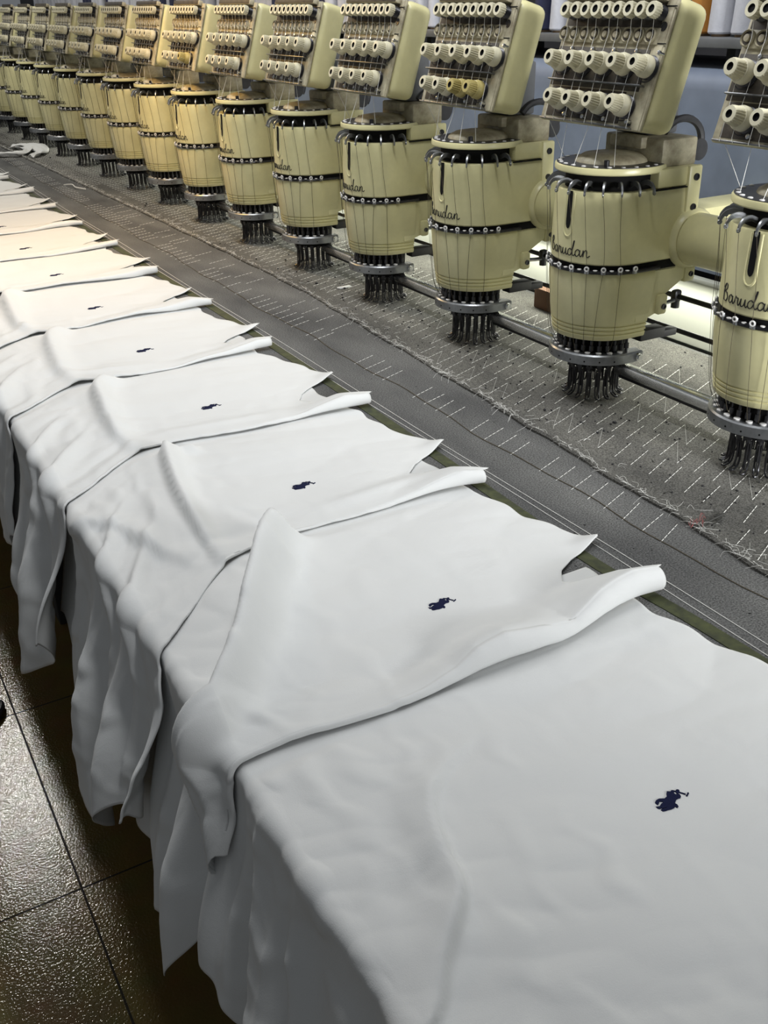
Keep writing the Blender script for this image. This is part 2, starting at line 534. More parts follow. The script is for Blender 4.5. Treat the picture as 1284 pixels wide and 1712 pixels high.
# olive tape under the cloth edge and the long basting threads beside it
mt_ = MB()
pl = catmull([(0.0, 2.035, 0), (1.5, 2.055, 0), (2.2, 2.02, 0), (3.2, 2.045, 0), (5.15, 2.075, 0), (9, 2.05, 0), (16, 2.03, 0)], 10)
vs = []
for p in pl:
    vs += [(p.x, p.y - .026, 0.0), (p.x, p.y - .026, 0.003), (p.x, p.y + .026, 0.003), (p.x, p.y + .026, 0.0)]
mt_.add(vs, [(i * 4 + j, i * 4 + j + 1, i * 4 + j + 5, i * 4 + j + 4) for i in range(len(pl) - 1) for j in range(3)])
o = mt_.build('marking_tape', GREENTAPE, loc=(0, 0, TZ)); tag(o, 'olive green tape on the felt at the shoulder edge of the white cloth', 'tape')
for dv, nm, lab in ((2.10, THREADW, 'white basting thread running along the felt close to the cloth tips'),
                    (2.135, THREADW, 'second white basting thread on the felt, further from the cloth tips'),
                    (2.325, SHADELINE, 'dark wavy crack in the felt between the cloth and the seam')):  # crack in the lower felt, drawn as a dark strand
    pts = []
    for i in range(170):
        u_ = 0.6 + i * 0.1
        v_ = dv + 0.006 * math.sin(u_ * 2.1 + dv * 40) + (0.012 * math.sin(u_ * 5.3) + 0.006 * math.sin(u_ * 13) if dv > 2.2 else 0)
        pts.append((u_, v_, 0.0022))
    o = MB().tube(pts, 0.0016 if dv < 2.2 else 0.0022, 4).build('basting_thread_or_crack', nm, loc=(0, 0, TZ)); tag(o, lab, 'thread', 'threads along the felt')

# black floor strap
pts = catmull([(5.02, 0.14, 0.02), (5.12, 0.20, 0.06), (5.21, 0.27, 0.04), (5.25, 0.30, 0.02), (5.17, 0.29, 0.03), (5.07, 0.22, 0.02), (5.05, .15, .04)], 6)
o = MB().tube(pts, 0.022, 8).build('strap', STRAP, loc=(0, 0, TZ - 2 * S)); tag(o, 'crumpled black strap lying on the floor tiles at the left edge', 'strap')

# ------------------------------------------------------------------ machine frame behind the heads
bm_ = empty('machine_beam', W(9, 4.3, 0))
tag(bm_, 'long blue-grey machine beam behind the embroidery heads', 'machine frame')
prf = []
for a_ in range(0, 7):
    t = math.radians(90 * a_ / 6)
    prf.append((-0.3 + 0.10 - 0.10 * math.cos(t), 1.264 + 0.10 * math.sin(t)))
poly = [(-0.30, 0.40)] + prf + [(0.55, 1.364), (0.55, 0.40)]
MB().prism(poly, -9.5, 11, 'bz').build('beam', BLUEGREY, bm_)
MB().box((0.75, -0.325, 0.185), (20.5, 0.03, 0.35), 0.006).box((0.75, -0.335, 0.365), (20.5, 0.055, 0.022), 0.006).build('bed_cover', WHITEPAINT, bm_)
MB().box((0.75, 0.12, -0.06), (20.5, 0.85, 0.09)).build('bed', WHITEPAINT, bm_)

sh = MB()
sh.box((10, 4.45, 1.478), (21, 0.9, 0.045), 0.006)
for i in range(-9, 11, 1):
    sh.box((10 + i + 0.1, 4.62, 1.41), (0.06, 0.3, 0.10))
o = sh.build('thread_shelf', SHELFGREY, loc=(0, 0, TZ)); tag(o, 'grey shelf above the beam carrying cones of thread', 'shelf')

t0 = MB().revolve([(0.112, 0.262), (0.112, 0.738)], axis='a', seg=40).build('drive_tube', CREAM)
for k in range(0, 17):
    o = t0 if k == 0 else shallow(t0, None)
    o.location = W(UN + k, VN + 0.29, 0.74)
    tag(o, 'thick cream tube section joining the %s and %s heads from the right' % (ORD[k + 1], ORD[k + 2]), 'tube', 'tube sections between the heads')

for z_, lab in ((0.437, 'upper black trip rod behind the lower barrels'), (0.28, 'lower black trip rod behind the lower barrels')):
    r_ = empty('trip_rod', W(UN, VN + 0.38, z_))
    tag(r_, lab, 'rod', 'black rods behind the heads')
    MB().revolve([(0.012, -0.6), (0.012, 16.6)], axis='a', seg=10).build('rod', DARKSTEEL, r_)
    if z_ > 0.4:
        c0 = None
        for k in range(0, 17):
            if c0 is None:
                c0 = MB().box((0, 0, 0), (0.035, 0.045, 0.06), 0.012).revolve([(0.02, -.055), (0.02, -.02)], seg=10).build('clamp_collar', DARKSTEEL, r_)
                q = c0
            else:
                q = shallow(c0, r_)
            q.location = (0, (k - 0.10) * S, 0)

o = MB().box((0, 0, 0.06), (0.32, 0.16, 0.12), 0.004).build('cardboard_box', BROWNBOX, loc=W(4.66, 3.80, 0.27))
tag(o, 'small brown box behind the gap between the second and third heads from the right', 'box')
o.location = W(4.55, 3.80, 0.012)

# ------------------------------------------------------------------ embroidery head (prototype)
def uloop(R, back, n=30):
    pts = [(R * math.sin(math.radians(t)), -R * math.cos(math.radians(t))) for t in np.linspace(-90, 90, n)]
    sides = [back * s for s in (0.35, 0.7, 0.94)]
    pts += [(R, b) for b in sides] + [(R - 0.02, back)] + [(-R + 0.02, back)] + [(-R, b) for b in reversed(sides)]
    return pts


def uloft(mb, levels, mi=0, n=30):
    vs, fs = [], []
    for z, R, back in levels:
        vs += [(a, b, z) for a, b in uloop(R, back, n)]
    k = len(vs) // len(levels)
    for i in range(len(levels) - 1):
        for j in range(k):
            fs.append((i * k + j, i * k + (j + 1) % k, (i + 1) * k + (j + 1) % k, (i + 1) * k + j))
    fs.append(tuple(range(k)))
    fs.append(tuple(range((len(levels) - 1) * k, len(levels) * k)))
    mb.add(vs, fs, mi)


def cyl(R, th, z):
    t = math.radians(th)
    return (R * math.sin(t), -R * math.cos(t), z)


def screw(parent, loc, axis='-a', r=0.016, name='screw', material=None):
    mb = MB()
    mb.revolve([(r, 0.0), (r, -0.006), (r * .62, -0.006), (r * .55, -0.002), (0.0005, -0.002)], axis='a', seg=14)
    return mb.build(name, material or DARKSTEEL, parent, loc=(loc[1] * S, loc[0] * S, loc[2] * S))


def torus_pts(c, R, n, ax1, ax2):
    c, ax1, ax2 = Vector(c), Vector(ax1), Vector(ax2)
    return [c + ax1 * R * math.cos(2 * math.pi * i / n) + ax2 * R * math.sin(2 * math.pi * i / n) for i in range(n)]


LETTERS = [
    [(0.30, 1.95), (0.14, 1.2), (0.05, 0.1)],
    [(0.02, 1.45), (0.25, 1.95), (0.62, 1.95), (0.68, 1.55), (0.30, 1.08), (0.72, 1.0), (0.92, 0.55), (0.65, 0.08), (0.20, 0.06), (0.05, 0.30)],
    [(1.92, 0.80), (1.62, 0.98), (1.30, 0.66), (1.30, 0.18), (1.58, 0.04), (1.88, 0.42), (1.98, 0.92), (1.96, 0.30), (2.14, 0.06), (2.38, 0.50),
     (2.50, 1.02), (2.62, 0.84), (2.90, 0.86), (2.84, 0.30), (3.00, 0.06), (3.22, 0.46), (3.34, 0.92), (3.28, 0.30), (3.46, 0.04), (3.76, 0.26),
     (3.94, 0.92), (3.92, 0.28), (4.10, 0.05), (4.30, 0.30)],
    [(5.00, 0.78), (4.70, 0.98), (4.36, 0.66), (4.36, 0.18), (4.68, 0.04), (5.00, 0.45), (5.26, 1.30), (5.40, 2.02), (5.28, 1.95), (5.12, 1.0), (5.14, 0.25),
     (5.34, 0.05), (5.56, 0.30)],
    [(6.30, 0.80), (6.00, 0.98), (5.66, 0.66), (5.66, 0.18), (5.96, 0.04), (6.26, 0.42), (6.38, 0.92), (6.34, 0.30), (6.54, 0.05), (6.78, 0.50),
     (6.88, 0.95), (6.86, 0.06), (6.96, 0.62), (7.22, 0.98), (7.40, 0.80), (7.38, 0.24), (7.56, 0.05), (7.84, 0.30)],
]


def make_head():
    root = empty('embroidery_head', (0, 0, 0))
    # lower barrel with three grooves, flared rear web
    lb = MB()
    g = []
    for gz in (0.3877, 0.3692, 0.3506):
        g += [(gz - 0.0050, None), (gz - 0.0024, -0.0068), (gz + 0.0024, -0.0068), (gz + 0.0050, None)]
    base = [(0.322, 0.203), (0.328, 0.208), (0.345, 0.2115), (0.40, 0.2185), (0.46, 0.226), (0.53, 0.233), (0.59, 0.2365), (0.622, 0.236), (0.628, 0.232)]
    zz = sorted(set([b[0] for b in base] + [q[0] for q in g]))
    lv = []
    for z in zz:
        R = float(np.interp(z, [b[0] for b in base], [b[1] for b in base]))
        off = [q[1] for q in g if abs(q[0] - z) < 1e-9 and q[1]]
        lv.append((z, R + (off[0] if off else 0), 0.10))
    uloft(lb, lv)
    lbo = lb.build('lower_barrel', CREAM, root)
    for sgn in (-1, 1):
        wb = MB()
        wb.prism([(0.02, 0.622), (0.31, 0.622), (0.31, 0.575), (0.175, 0.500), (0.175, 0.435), (0.06, 0.40), (0.02, 0.40)], sgn * 0.19, sgn * 0.222, 'bz')
        wb.box((sgn * 0.214, 0.158, 0.462), (0.062, 0.052, 0.092), 0.014)
        wb.box((sgn * 0.19, 0.315, 0.582), (0.085, 0.066, 0.085), 0.016)
        w_ = wb.build('rear_bracket', CREAM, lbo)
        if sgn < 0:
            screw(w_, (-0.246, 0.158, 0.455), r=0.013)
            screw(w_, (-0.233, 0.315, 0.578), r=0.012)
    MB().tube([(-0.215, 0.185, 0.458), (-0.10, 0.37, 0.418)], 0.010, 8).build('link_arm', STEEL, root)
    # dark guide band with ceramic eyelets between the barrels
    gb = MB()
    uloft(gb, [(0.615, 0.222, 0.24), (0.67, 0.222, 0.24)])
    gbo = gb.build('guide_band', DARK, root)
    rg = MB()
    rg.v, rg.f, rg.mi = [], [], []
    rim = MB(); uloft(rim, [(0.628, 0.243, 0.12), (0.634, 0.2455, 0.12), (0.640, 0.243, 0.12)])
    rim.build('guide_ring', DARKSTEEL, gbo)
    e = MB()
    e.box((0, -0.246, 0.642), (0.021, 0.008, 0.030), 0.003, mi=1)
    e.tube(torus_pts((0, -0.2515, 0.650), 0.0085, 14, (1, 0, 0), (0, 0, 1)), 0.0036, 6, closed=True)
    e0 = e.build('thread_eyelet', [EYELET, STEEL], gbo)
    angs = [66, 49.5, 33, 16.5, 0, -16.5, -33, -49.5, -66, -82]
    for i, t in enumerate(angs):
        q = e0 if i == 0 else shallow(e0, gbo)
        q.rotation_euler = (0, 0, -math.radians(t))
    s0 = MB().revolve([(0.0005, 0), (0.008, 0.002), (0.0095, 0.006), (0.0005, .007)], c=(0, -0.245, 0.640), seg=10).build('bead', EYELET, gbo)
    for i, t in enumerate(angs):
        q = s0 if i == 0 else shallow(s0, gbo)
        q.rotation_euler = (0, 0, -math.radians(t + 8.2))
    # upper barrel and arm
    ub = MB()
    uloft(ub, [(0.662, 0.226, 0.295), (0.668, 0.2315, 0.295), (0.72, 0.2345, 0.295), (0.82, 0.2325, 0.295), (0.90, 0.229, 0.295), (0.957, 0.2265, 0.295), (0.963, 0.223, 0.29)])
    ubo = ub.build('upper_barrel', CREAM, root)
    ar = MB()
    # arm head block behind the gap, clamp strip with screws, tube boss
    ar.box((0, 0.185, 1.005), (0.455, 0.235, 0.08), 0.010)
    for sgn in (-1, 1):
        ar.box((sgn * 0.228, 0.268, 0.905), (0.026, 0.075, 0.285), 0.010)
    ar.box((0, 0.60, 0.74), (0.20, 0.68, 0.17), 0.02)
    aro = ar.build('arm', CREAM, root)
    screw(aro, (-0.242, 0.268, 1.000), r=0.015)
    screw(aro, (-0.242, 0.268, 0.875), r=0.015)
    MB().box((-0.2285, 0.16, 0.9615), (0.012, 0.21, 0.005), 0.0).build('seam_gap', DARK, aro)
    for sg in (-1, 1):
        MB().revolve([(0.132, 0.0), (0.132, sg * 0.008), (0.126, sg * 0.026), (0.117, sg * 0.036), (0.113, sg * 0.036)], c=(sg * 0.2245, 0.29, 0.74), axis='a', seg=40).build('tube_boss', CREAM, root)
    # slot with raised rim at the front of the upper barrel
    sl = MB()
    cth = -5.0
    hw = 3.3
    vs, fs = [], []
    zs = [0.962, 0.93, 0.90, 0.87, 0.84, 0.822, 0.812, 0.806]
    ws = [1, 1, 1, 1, 1, 0.92, 0.65, 0.2]
    for z, w in zip(zs, ws):
        R = float(np.interp(z, [0.72, 0.82, 0.90, 0.957], [0.2345, 0.2325, 0.229, 0.2265])) + 0.0012
        vs += [cyl(R, cth - hw * w, z), cyl(R, cth + hw * w, z)]
    fs = [(2 * i, 2 * i + 1, 2 * i + 3, 2 * i + 2) for i in range(len(zs) - 1)]
    sl.add(vs, fs)
    sl.build('slot', DARK, ubo, recalc=False)
    rimp = [(cth - 6.0, 0.955)] + [(cth - 6.0, 0.86)] + [(cth - 6.0 * math.cos(math.radians(a)), 0.805 - 0.032 * math.sin(math.radians(a))) for a in range(0, 181, 20)] + [(cth + 6.0, 0.86), (cth + 6.0, 0.955)]
    MB().tube([cyl(float(np.interp(z, [0.72, 0.82, 0.90, 0.957], [0.2345, 0.2325, 0.229, 0.2265])) - 0.001, t, z) for t, z in rimp], 0.0045, 8).build('slot_rim', CREAM, ubo)
    # lettering on the front of the upper barrel
    lt = MB()
    for stroke in LETTERS:
        pts = []
        for p in catmull([(x, y, 0) for x, y in stroke], 5):
            th = 25 - p.x * 59.0 / 7.84
            z = 0.694 + p.y * 0.0315
            pts.append(cyl(float(np.interp(z, [0.668, 0.72, 0.82], [0.2315, 0.2345, 0.2325])) + 0.0006, th, z))
        lt.tube(pts, 0.0021, 6)
    lt.build('lettering', INK, ubo)
    # dark core in the gap, take-up levers
    MB().revolve([(0.19, 0.95), (0.19, 1.03)], seg=32).build('lever_housing', DARK, root)
    lv_ = MB()
    oa = catmull([(0, 0.190, 0.998), (0, 0.222, 1.010), (0, 0.250, 1.003), (0, 0.268, 0.982), (0, 0.272, 0.962)], 4)
    ia = catmull([(0, 0.264, 0.960), (0, 0.257, 0.978), (0, 0.240, 0.988), (0, 0.215, 0.988), (0, 0.190, 0.978)], 4)
    lv_.prism([(-p.y, p.z) for p in oa + ia], -0.004, 0.004, 'bz')
    lv_.tube(torus_pts((0, -0.268, 0.961), 0.006, 12, (0, 1, 0), (0, 0, 1)), 0.0032, 6, closed=True)
    l0 = lv_.build('take_up_lever', STEEL, root)
    langs = [72, 55.5, 39, 22.5, 6, -10.5, -27, -43.5, -60, -76.5, -92]
    for i, t in enumerate(langs):
        q = l0 if i == 0 else shallow(l0, root)
        q.rotation_euler = (0, 0, -math.radians(t))
    # top disc: cream rim, dark plate with eyelets, dome
    td = MB()
    td.revolve([(0.215, 1.030), (0.234, 1.032), (0.238, 1.037), (0.238, 1.055), (0.235, 1.060), (0.228, 1.061)], seg=56)
    tdo = td.build('top_disc', CREAM, root)
    MB().revolve([(0.231, 1.059), (0.231, 1.063), (0.15, 1.064), (0.0005, 1.064)], seg=48).build('eyelet_plate', DARKSTEEL, tdo)
    MB().revolve([(0.155, 1.064), (0.150, 1.075), (0.120, 1.092), (0.07, 1.100), (0.0005, 1.102)], seg=40).build('dome', CREAM_DIRTY, tdo)
    ey = MB().revolve([(0.0095, 0), (0.0095, 0.003), (0.006, 0.0045), (0.0005, 0.0035)], c=(0, -0.216, 1.0625), seg=12).build('eyelet', EYELET, tdo)
    for i in range(14):
        q = ey if i == 0 else shallow(ey, tdo)
        q.rotation_euler = (0, 0, -math.radians(86 - i * 14.8))
    MB().revolve([(0.012, 1.064), (0.012, 1.086), (0.007, 1.088), (0.0005, 1.088)], c=(-0.12, -0.13, 0), seg=12).build('plate_screw', DARKSTEEL, tdo)
    # gear housing and cable behind the disc
    gh = MB()
    gh.box((-0.02, 0.20, 1.10), (0.36, 0.20, 0.115), 0.012)
    gh.box((0.0, 0.14, 1.135), (0.20, 0.14, 0.05), 0.01)
    gh.build('gear_housing', CREAM_DIRTY, root)
    cb = MB()
    pts = [(-0.10, 0.30 + 0.12 * math.sin(math.radians(t)), 1.12 + 0.10 * math.cos(math.radians(t))) for t in range(-60, 125, 12)]
    cb.tube(pts, 0.016, 8)
    cb.build('cable', DARKPAINT, root)
    MB().revolve([(0.045, 0), (0.045, 0.02), (0.03, 0.024), (0.018, 0.024)], c=(-0.19, 0.325, 1.10), axis='a', seg=24).build('pulley', DARKPAINT, root)
    # needle bars under the lower barrel
    MB().revolve([(0.13, 0.17), (0.14, 0.33)], seg=28).build('needle_bar_core', DARK, root)
    nb = MB().revolve([(0.006, 0.22), (0.006, 0.335)], c=(0, -0.172, 0), seg=8).revolve([(0.011, 0.265), (0.011, 0.29)], c=(0, -0.172, 0), seg=8).build('needle_bar', DARKSTEEL, root)
    for i in range(18):
        q = nb if i == 0 else shallow(nb, root)
        q.rotation_euler = (0, 0, -math.radians(100 - i * 11.8))
    # presser ring: a U of grey steel round the front
    pr = MB()
    angs_o = list(np.linspace(-90, 90, 30))
    def ub_(R, back):
        return [(-R, back)] + [(R * math.sin(math.radians(t)), -R * math.cos(math.radians(t))) for t in angs_o] + [(R, back)]
    out_, in_ = ub_(0.217, 0.09), ub_(0.160, 0.09)
    n = len(out_)
    vs = [(a, b, 0.210) for a, b in out_] + [(a, b, 0.250) for a, b in out_] + [(a * .972, b * .972, 0.2565) for a, b in out_] + [(a, b, 0.2565) for a, b in in_] + [(a, b, 0.210) for a, b in in_]
    fs = []
    for L in range(5):
        for i in range(n - 1):
            L2 = (L + 1) % 5
            fs.append((L * n + i, L * n + i + 1, L2 * n + i + 1, L2 * n + i))
    fs += [tuple(L * n for L in range(5)), tuple(L * n + n - 1 for L in range(5))]
    pr.add(vs, fs)
    pro = pr.build('presser_ring', STEEL, root)
    pb = MB().revolve([(0.012, 0), (0.013, 0.003), (0.013, 0.005), (0.008, 0.0065), (0.0005, 0.006)], c=(0, -0.188, 0.2565), seg=12).build('eyelet', EYELET, pro)
    for i in range(12):
        q = pb if i == 0 else shallow(pb, pro)
        q.rotation_euler = (0, 0, -math.radians(84 - i * 15.2))
    ho = MB().revolve([(0.004, -0.2175), (0.004, -0.2155)], c=(0, 0, 0.226), axis='b', seg=8).build('bolt_hole', DARK, pro)
    for i in range(9):
        q = ho if i == 0 else shallow(ho, pro)
        q.rotation_euler = (0, 0, -math.radians(72 - i * 18))
    bl = MB()
    bl.revolve([(0.018, 0.0), (0.018, -0.012), (0.013, -0.012), (0.013, -0.022), (0.0005, -0.022)], c=(-0.217, 0.06, 0.233), axis='a', seg=14)
    bl.revolve([(0.018, 0.0), (0.018, 0.012), (0.013, 0.012), (0.013, 0.022), (0.0005, 0.022)], c=(0.217, 0.06, 0.233), axis='a', seg=14)
    bl.build('ring_bolt', CHROME, pro)
    MB().box((-0.165, 0.16, 0.315), (0.07, 0.15, 0.05), 0.008).box((-0.165, 0.27, 0.30), (0.05, 0.10, 0.035), 0.008).build('cutter_bracket', DARKPAINT, root)
    # crowded presser feet and needles
    ft = MB()
    r0 = 0.122
    ft.tube([(0, -r0, 0.215), (0, -r0 + .002, 0.15)], 0.0085, 8)
    ft.box((0, -r0 + .002, 0.172), (0.028, 0.02, 0.022), 0.004)
    path = catmull([(0, -r0 + .006, 0.155), (0, -r0 + .014, 0.10), (0, -r0 + .014, 0.06), (0, -r0 + .006, 0.034), (0, -r0 - .012, 0.022)], 4)
    for s_ in (-1, 1):
        ft.tube([(p.x + s_ * 0.0085, p.y, p.z) for p in path], 0.0042, 6)
    ft.tube([(-0.0085, -r0 - .012, 0.022), (-0.006, -r0 - .019, 0.021), (0, -r0 - .022, 0.021), (0.006, -r0 - .019, 0.021), (0.0085, -r0 - .012, 0.022)], 0.0042, 6)
    ft.box((0, -r0 + .013, 0.105), (0.020, 0.007, 0.07), 0.002)
    ft.tube([(0, -r0 + .008, 0.16), (0, -r0 + .004, 0.03)], 0.0028, 6)
    f0 = ft.build('presser_foot', DARKSTEEL, root)
    for i in range(17):
        q = f0 if i == 0 else shallow(f0, root)
        q.rotation_euler = (0, 0, -math.radians(i * 360 / 17 + 4))
    # threads: from the panel down to the disc, and down the barrels to the needles
    for i, (a0, th) in enumerate(((0.24, 62), (0.12, 34), (-0.02, -4), (-0.10, -30), (-0.19, -52))):
        e_ = cyl(0.216, th, 1.067)
        MB().tube([(a0, -0.155, 1.215), e_], 0.0013, 4).build('thread', THREADW, root)
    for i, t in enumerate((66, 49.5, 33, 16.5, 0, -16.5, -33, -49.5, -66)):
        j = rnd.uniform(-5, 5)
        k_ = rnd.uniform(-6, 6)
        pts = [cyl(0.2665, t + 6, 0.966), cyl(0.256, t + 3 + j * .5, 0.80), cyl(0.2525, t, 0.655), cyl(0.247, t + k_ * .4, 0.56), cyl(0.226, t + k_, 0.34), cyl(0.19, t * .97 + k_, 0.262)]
        MB().tube(catmull(pts, 4), 0.0012, 4).build('thread', SHADELINE, root)
    return root


HEADS = 17
head0 = make_head()
names_h = []
for k in range(HEADS):
    h = head0 if k == 0 else copy_tree(head0)
    h.location = W(UN + k, VN, 0)
    if k == 0:
        lab = 'cream embroidery head half cut off by the right edge of the picture'
    elif k == 1:
        lab = 'nearest fully visible cream embroidery head, second from the right edge'
    else:
        lab = 'cream embroidery head, %s from the right edge of the picture' % ORD[k + 1]
    tag(h, lab, 'embroidery machine head', 'embroidery heads along the beam')

# connecting rails between neighbouring presser rings
r0 = empty('connecting_rail', (0, 0, 0))
MB().box((0.455, 0, 0.17), (0.63, 0.052, 0.052), 0.009).build('rail', CHROME, r0)
MB().box((0.455, 0.02, 0.132), (0.63, 0.03, 0.03), 0.004).build('rail_backing', DARKSTEEL, r0)
MB().revolve([(0.02, 0.0), (0.02, 0.02), (0.012, 0.02), (0.012, 0.03)], c=(0.14, -0.01, 0.18), axis='a', seg=12).build('bolt', STEEL, r0)
for k in range(1, HEADS):
    r = r0 if k == 1 else copy_tree(r0)
    r.location = W(UN + k - 1 + 0.09, VN + 0.02, 0)
    tag(r, 'chrome rail joining the needle rings of the %s and %s heads from the right' % (ORD[k], ORD[k + 1]), 'rail', 'rails between the heads')

# ------------------------------------------------------------------ tension panels
CU, SU = 0.957, 0.290      # tilt of the panel face


def pfn(p):                # (a, c up the face, n out of the face)
    a, c, n = p
    return ((SU * c - CU * n) * S, a * S, (CU * c + SU * n) * S)


def PM():
    mb = MB(); mb.fn = pfn
    return mb


def ploc(a, c, n=0.0):
    return pfn((a, c, n))


def make_panel():
    root = empty('tension_panel', (0, 0, 0))
    b = PM(); b.box((0, 0.262, -0.085), (0.645, 0.487, 0.17), 0.046, seg=4)
    bo = b.build('housing', CREAM, root)
    fp = PM()
    fp.box((0, 0.25, 0.004), (0.63, 0.495, 0.016), 0.007)
    fp.box((-0.284, 0.25, 0.010), (0.045, 0.49, 0.012), 0.004)
    fp.box((0.02, 0.492, 0.028), (0.58, 0.035, 0.035), 0.005)
    fpo = fp.build('face_plate', CREAM_DIRTY, root)
    rc = PM()
    rc.box((0.02, 0.40, 0.0125), (0.56, 0.145, 0.004), 0.001)
    rc.box((0.03, 0.225, 0.0125), (0.55, 0.155, 0.004), 0.001)
    rc.box((0.05, 0.083, 0.0125), (0.46, 0.12, 0.004), 0.001)
    rc.box((0.02, 0.495, 0.046), (0.56, 0.030, 0.004), 0.001)
    rc.build('recess', RECESS, root)
    PM().box((0.01, 0.350, 0.016), (0.57, 0.062, 0.010), 0.004).build('disc_strip', CREAM_DIRTY, root)
    for c_ in (0.459, 0.325):
        PM().box((-0.284, c_, 0.0165), (0.07, 0.004, 0.003)).build('groove', DARK, fpo)
    PM().revolve([(0.017, 0.010), (0.017, 0.019), (0.011, 0.019), (0.010, 0.017), (0.0005, .017)], c=(-0.281, 0.387, 0), seg=16).build('screw', DARKSTEEL, fpo)
    PM().revolve([(0.011, 0.010), (0.011, 0.016), (0.0005, 0.016)], c=(-0.245, 0.03, 0), seg=12).build('screw', DARKSTEEL, fpo)
    # wire bars
    PM().box((0.01, 0.166, 0.030), (0.57, 0.006, 0.030), 0.002).build('guide_bar', STEEL, root)
    PM().box((0.01, 0.008, 0.022), (0.56, 0.007, 0.034), 0.002).build('guide_bar', STEEL, root)
    # small top adjusters
    s = PM(); s.fn = pfn
    ribs = [(0.017, 0.045), (0.030, 0.047), (0.0305, 0.072), (0.027, 0.080), (0.015, 0.080, 1), (0.012, 0.074, 1), (0.0005, 0.074, 1)]
    s.revolve(ribs, seg=36, ribs=(1, 2))
    s0 = s.build('pretension_cap', [KNOB, DARK], root)
    sp_ = PM()
    for h in (0.016, 0.023, 0.030, 0.037, 0.044):
        sp_.tube(torus_pts((0, 0, h), 0.025, 18, (1, 0, 0), (0, 1, 0)), 0.003, 5, closed=True)
    sp_.revolve([(0.019, 0.01), (0.019, 0.05)], seg=14)
    sp0 = sp_.build('spring', DARKSTEEL, s0)
    for i in range(9):
        q = s0 if i == 0 else copy_tree(s0, root)
        q.location = ploc(0.262 - 0.0645 * i, 0.433)
    # thread check discs
    d = PM()
    d.revolve([(0.029, 0.018), (0.030, 0.028), (0.026, 0.033), (0.023, 0.025), (0.013, 0.025), (0.012, 0.034), (0.0005, 0.036)], seg=24)
    d0 = d.build('check_disc', [CREAM_DIRTY], root)
    PM().revolve([(0.0230, 0.0255), (0.013, 0.0258)], seg=20, cap=False).build('felt_washer', RECESS, d0)
    for i in range(9):
        q = d0 if i == 0 else copy_tree(d0, root)
        q.location = ploc(0.286 - 0.0648 * i, 0.351)
    # large tension knobs
    kb = PM()
    prof = [(0.040, 0.030), (0.0425, 0.034), (0.0425, 0.056), (0.038, 0.062), (0.038, 0.068), (0.0355, 0.070), (0.0315, 0.108), (0.0275, 0.115),
            (0.014, 0.116, 1), (0.011, 0.108, 1), (0.0005, 0.108, 1)]
    kb.revolve(prof, seg=44, ribs=(5, 6))
    k0 = kb.build('tension_knob', [KNOB, DARK], root)
    ds = PM()
    ds.revolve([(0.030, 0.012), (0.044, 0.014), (0.046, 0.018), (0.040, 0.022), (0.045, 0.026), (0.038, 0.031), (0.020, 0.032)], seg=28)
    ds.tube(catmull([(0.05, 0.0, 0.02), (0.047, -0.03, 0.022), (0.02, -0.052, 0.024), (-0.02, -0.05, 0.026), (-0.05, -0.03, 0.03)], 5), 0.0022, 5)
    ds.build('tension_discs', DARKSTEEL, k0)
    spots = [(0.24, 0.238), (0.108, 0.238), (-0.022, 0.238), (-0.150, 0.238), (-0.284 + .01, 0.236), (0.178, 0.087), (0.058, 0.085), (-0.072, 0.086), (-0.208, 0.087)]
    for i, (a, c) in enumerate(spots):
        q = k0 if i == 0 else copy_tree(k0, root)
        q.location = ploc(a, c)
    # little studs with bright heads under each knob
    sd = PM().revolve([(0.006, 0.012), (0.006, 0.03), (0.009, 0.032), (0.009, 0.04), (0.0005, 0.042)], seg=12).build('thread_stud', CHROME, root)
    for i, (a, c) in enumerate(spots):
        q = sd if i == 0 else shallow(sd, root)
        q.location = ploc(a - 0.045, c + 0.052 if c > .2 else c - 0.055)
    # threads running down the face
    for i, (a, c) in enumerate(spots):
        PM().tube([(a + 0.03, 0.430, 0.05), (a + 0.02, 0.351, 0.036), (a + 0.036, c, 0.028), (a + 0.02, 0.17 if c > .2 else .02, 0.04), (a + 0.01, 0.004, 0.04)], 0.0011, 4).build('thread', THREADW, root)
    # mounting arm back to the beam
    ma = MB()
    ma.box((0.02, 0.34, 0.075), (0.22, 0.16, 0.245), 0.01)
    ma.build('mounting_arm', SHELFGREY, root)
    return root


PANELS = 16
p0 = make_panel()
for k in range(PANELS):
    p = p0 if k == 0 else copy_tree(p0)
    p.location = W(UN + k, 2.93, 1.21)
    if k == 0:
        lab = 'thread tension panel with ivory knobs, half cut off by the right edge'
    elif k == 2:
        lab = 'tension panel with two yellowed knobs in its bottom row, third from the right edge'
    elif k == 6:
        lab = 'tension panel with one yellowed lower knob, seventh from the right edge'
    else:
        lab = 'cream tension panel with rows of ivory knobs, %s from the right edge' % ORD[k + 1]
    tag(p, lab, 'thread tension panel', 'tension panels above the heads')
    if k in (2, 6):
        ks = [c for c in p.children if c.name.startswith('tension_knob')]
        yl = ks[7:9] if k == 2 else ks[8:9]
        for c in yl:
            c.data = c.data.copy()
            c.data.materials[0] = KNOB_YEL
            c['label'] = 'yellowed knob'

# ------------------------------------------------------------------ thread cones on the shelf
def make_cone(material):
    root = empty('thread_cone', (0, 0, 0))
    MB().revolve([(0.060, 0.012), (0.066, 0.02), (0.064, 0.06), (0.050, 0.50), (0.044, 0.515), (0.02, 0.516)], seg=28).build('winding', material, root)
    MB().revolve([(0.045, 0.0), (0.045, 0.014), (0.030, 0.014), (0.022, 0.55), (0.018, 0.55)], seg=18).build('core', PAPER, root)
    return root


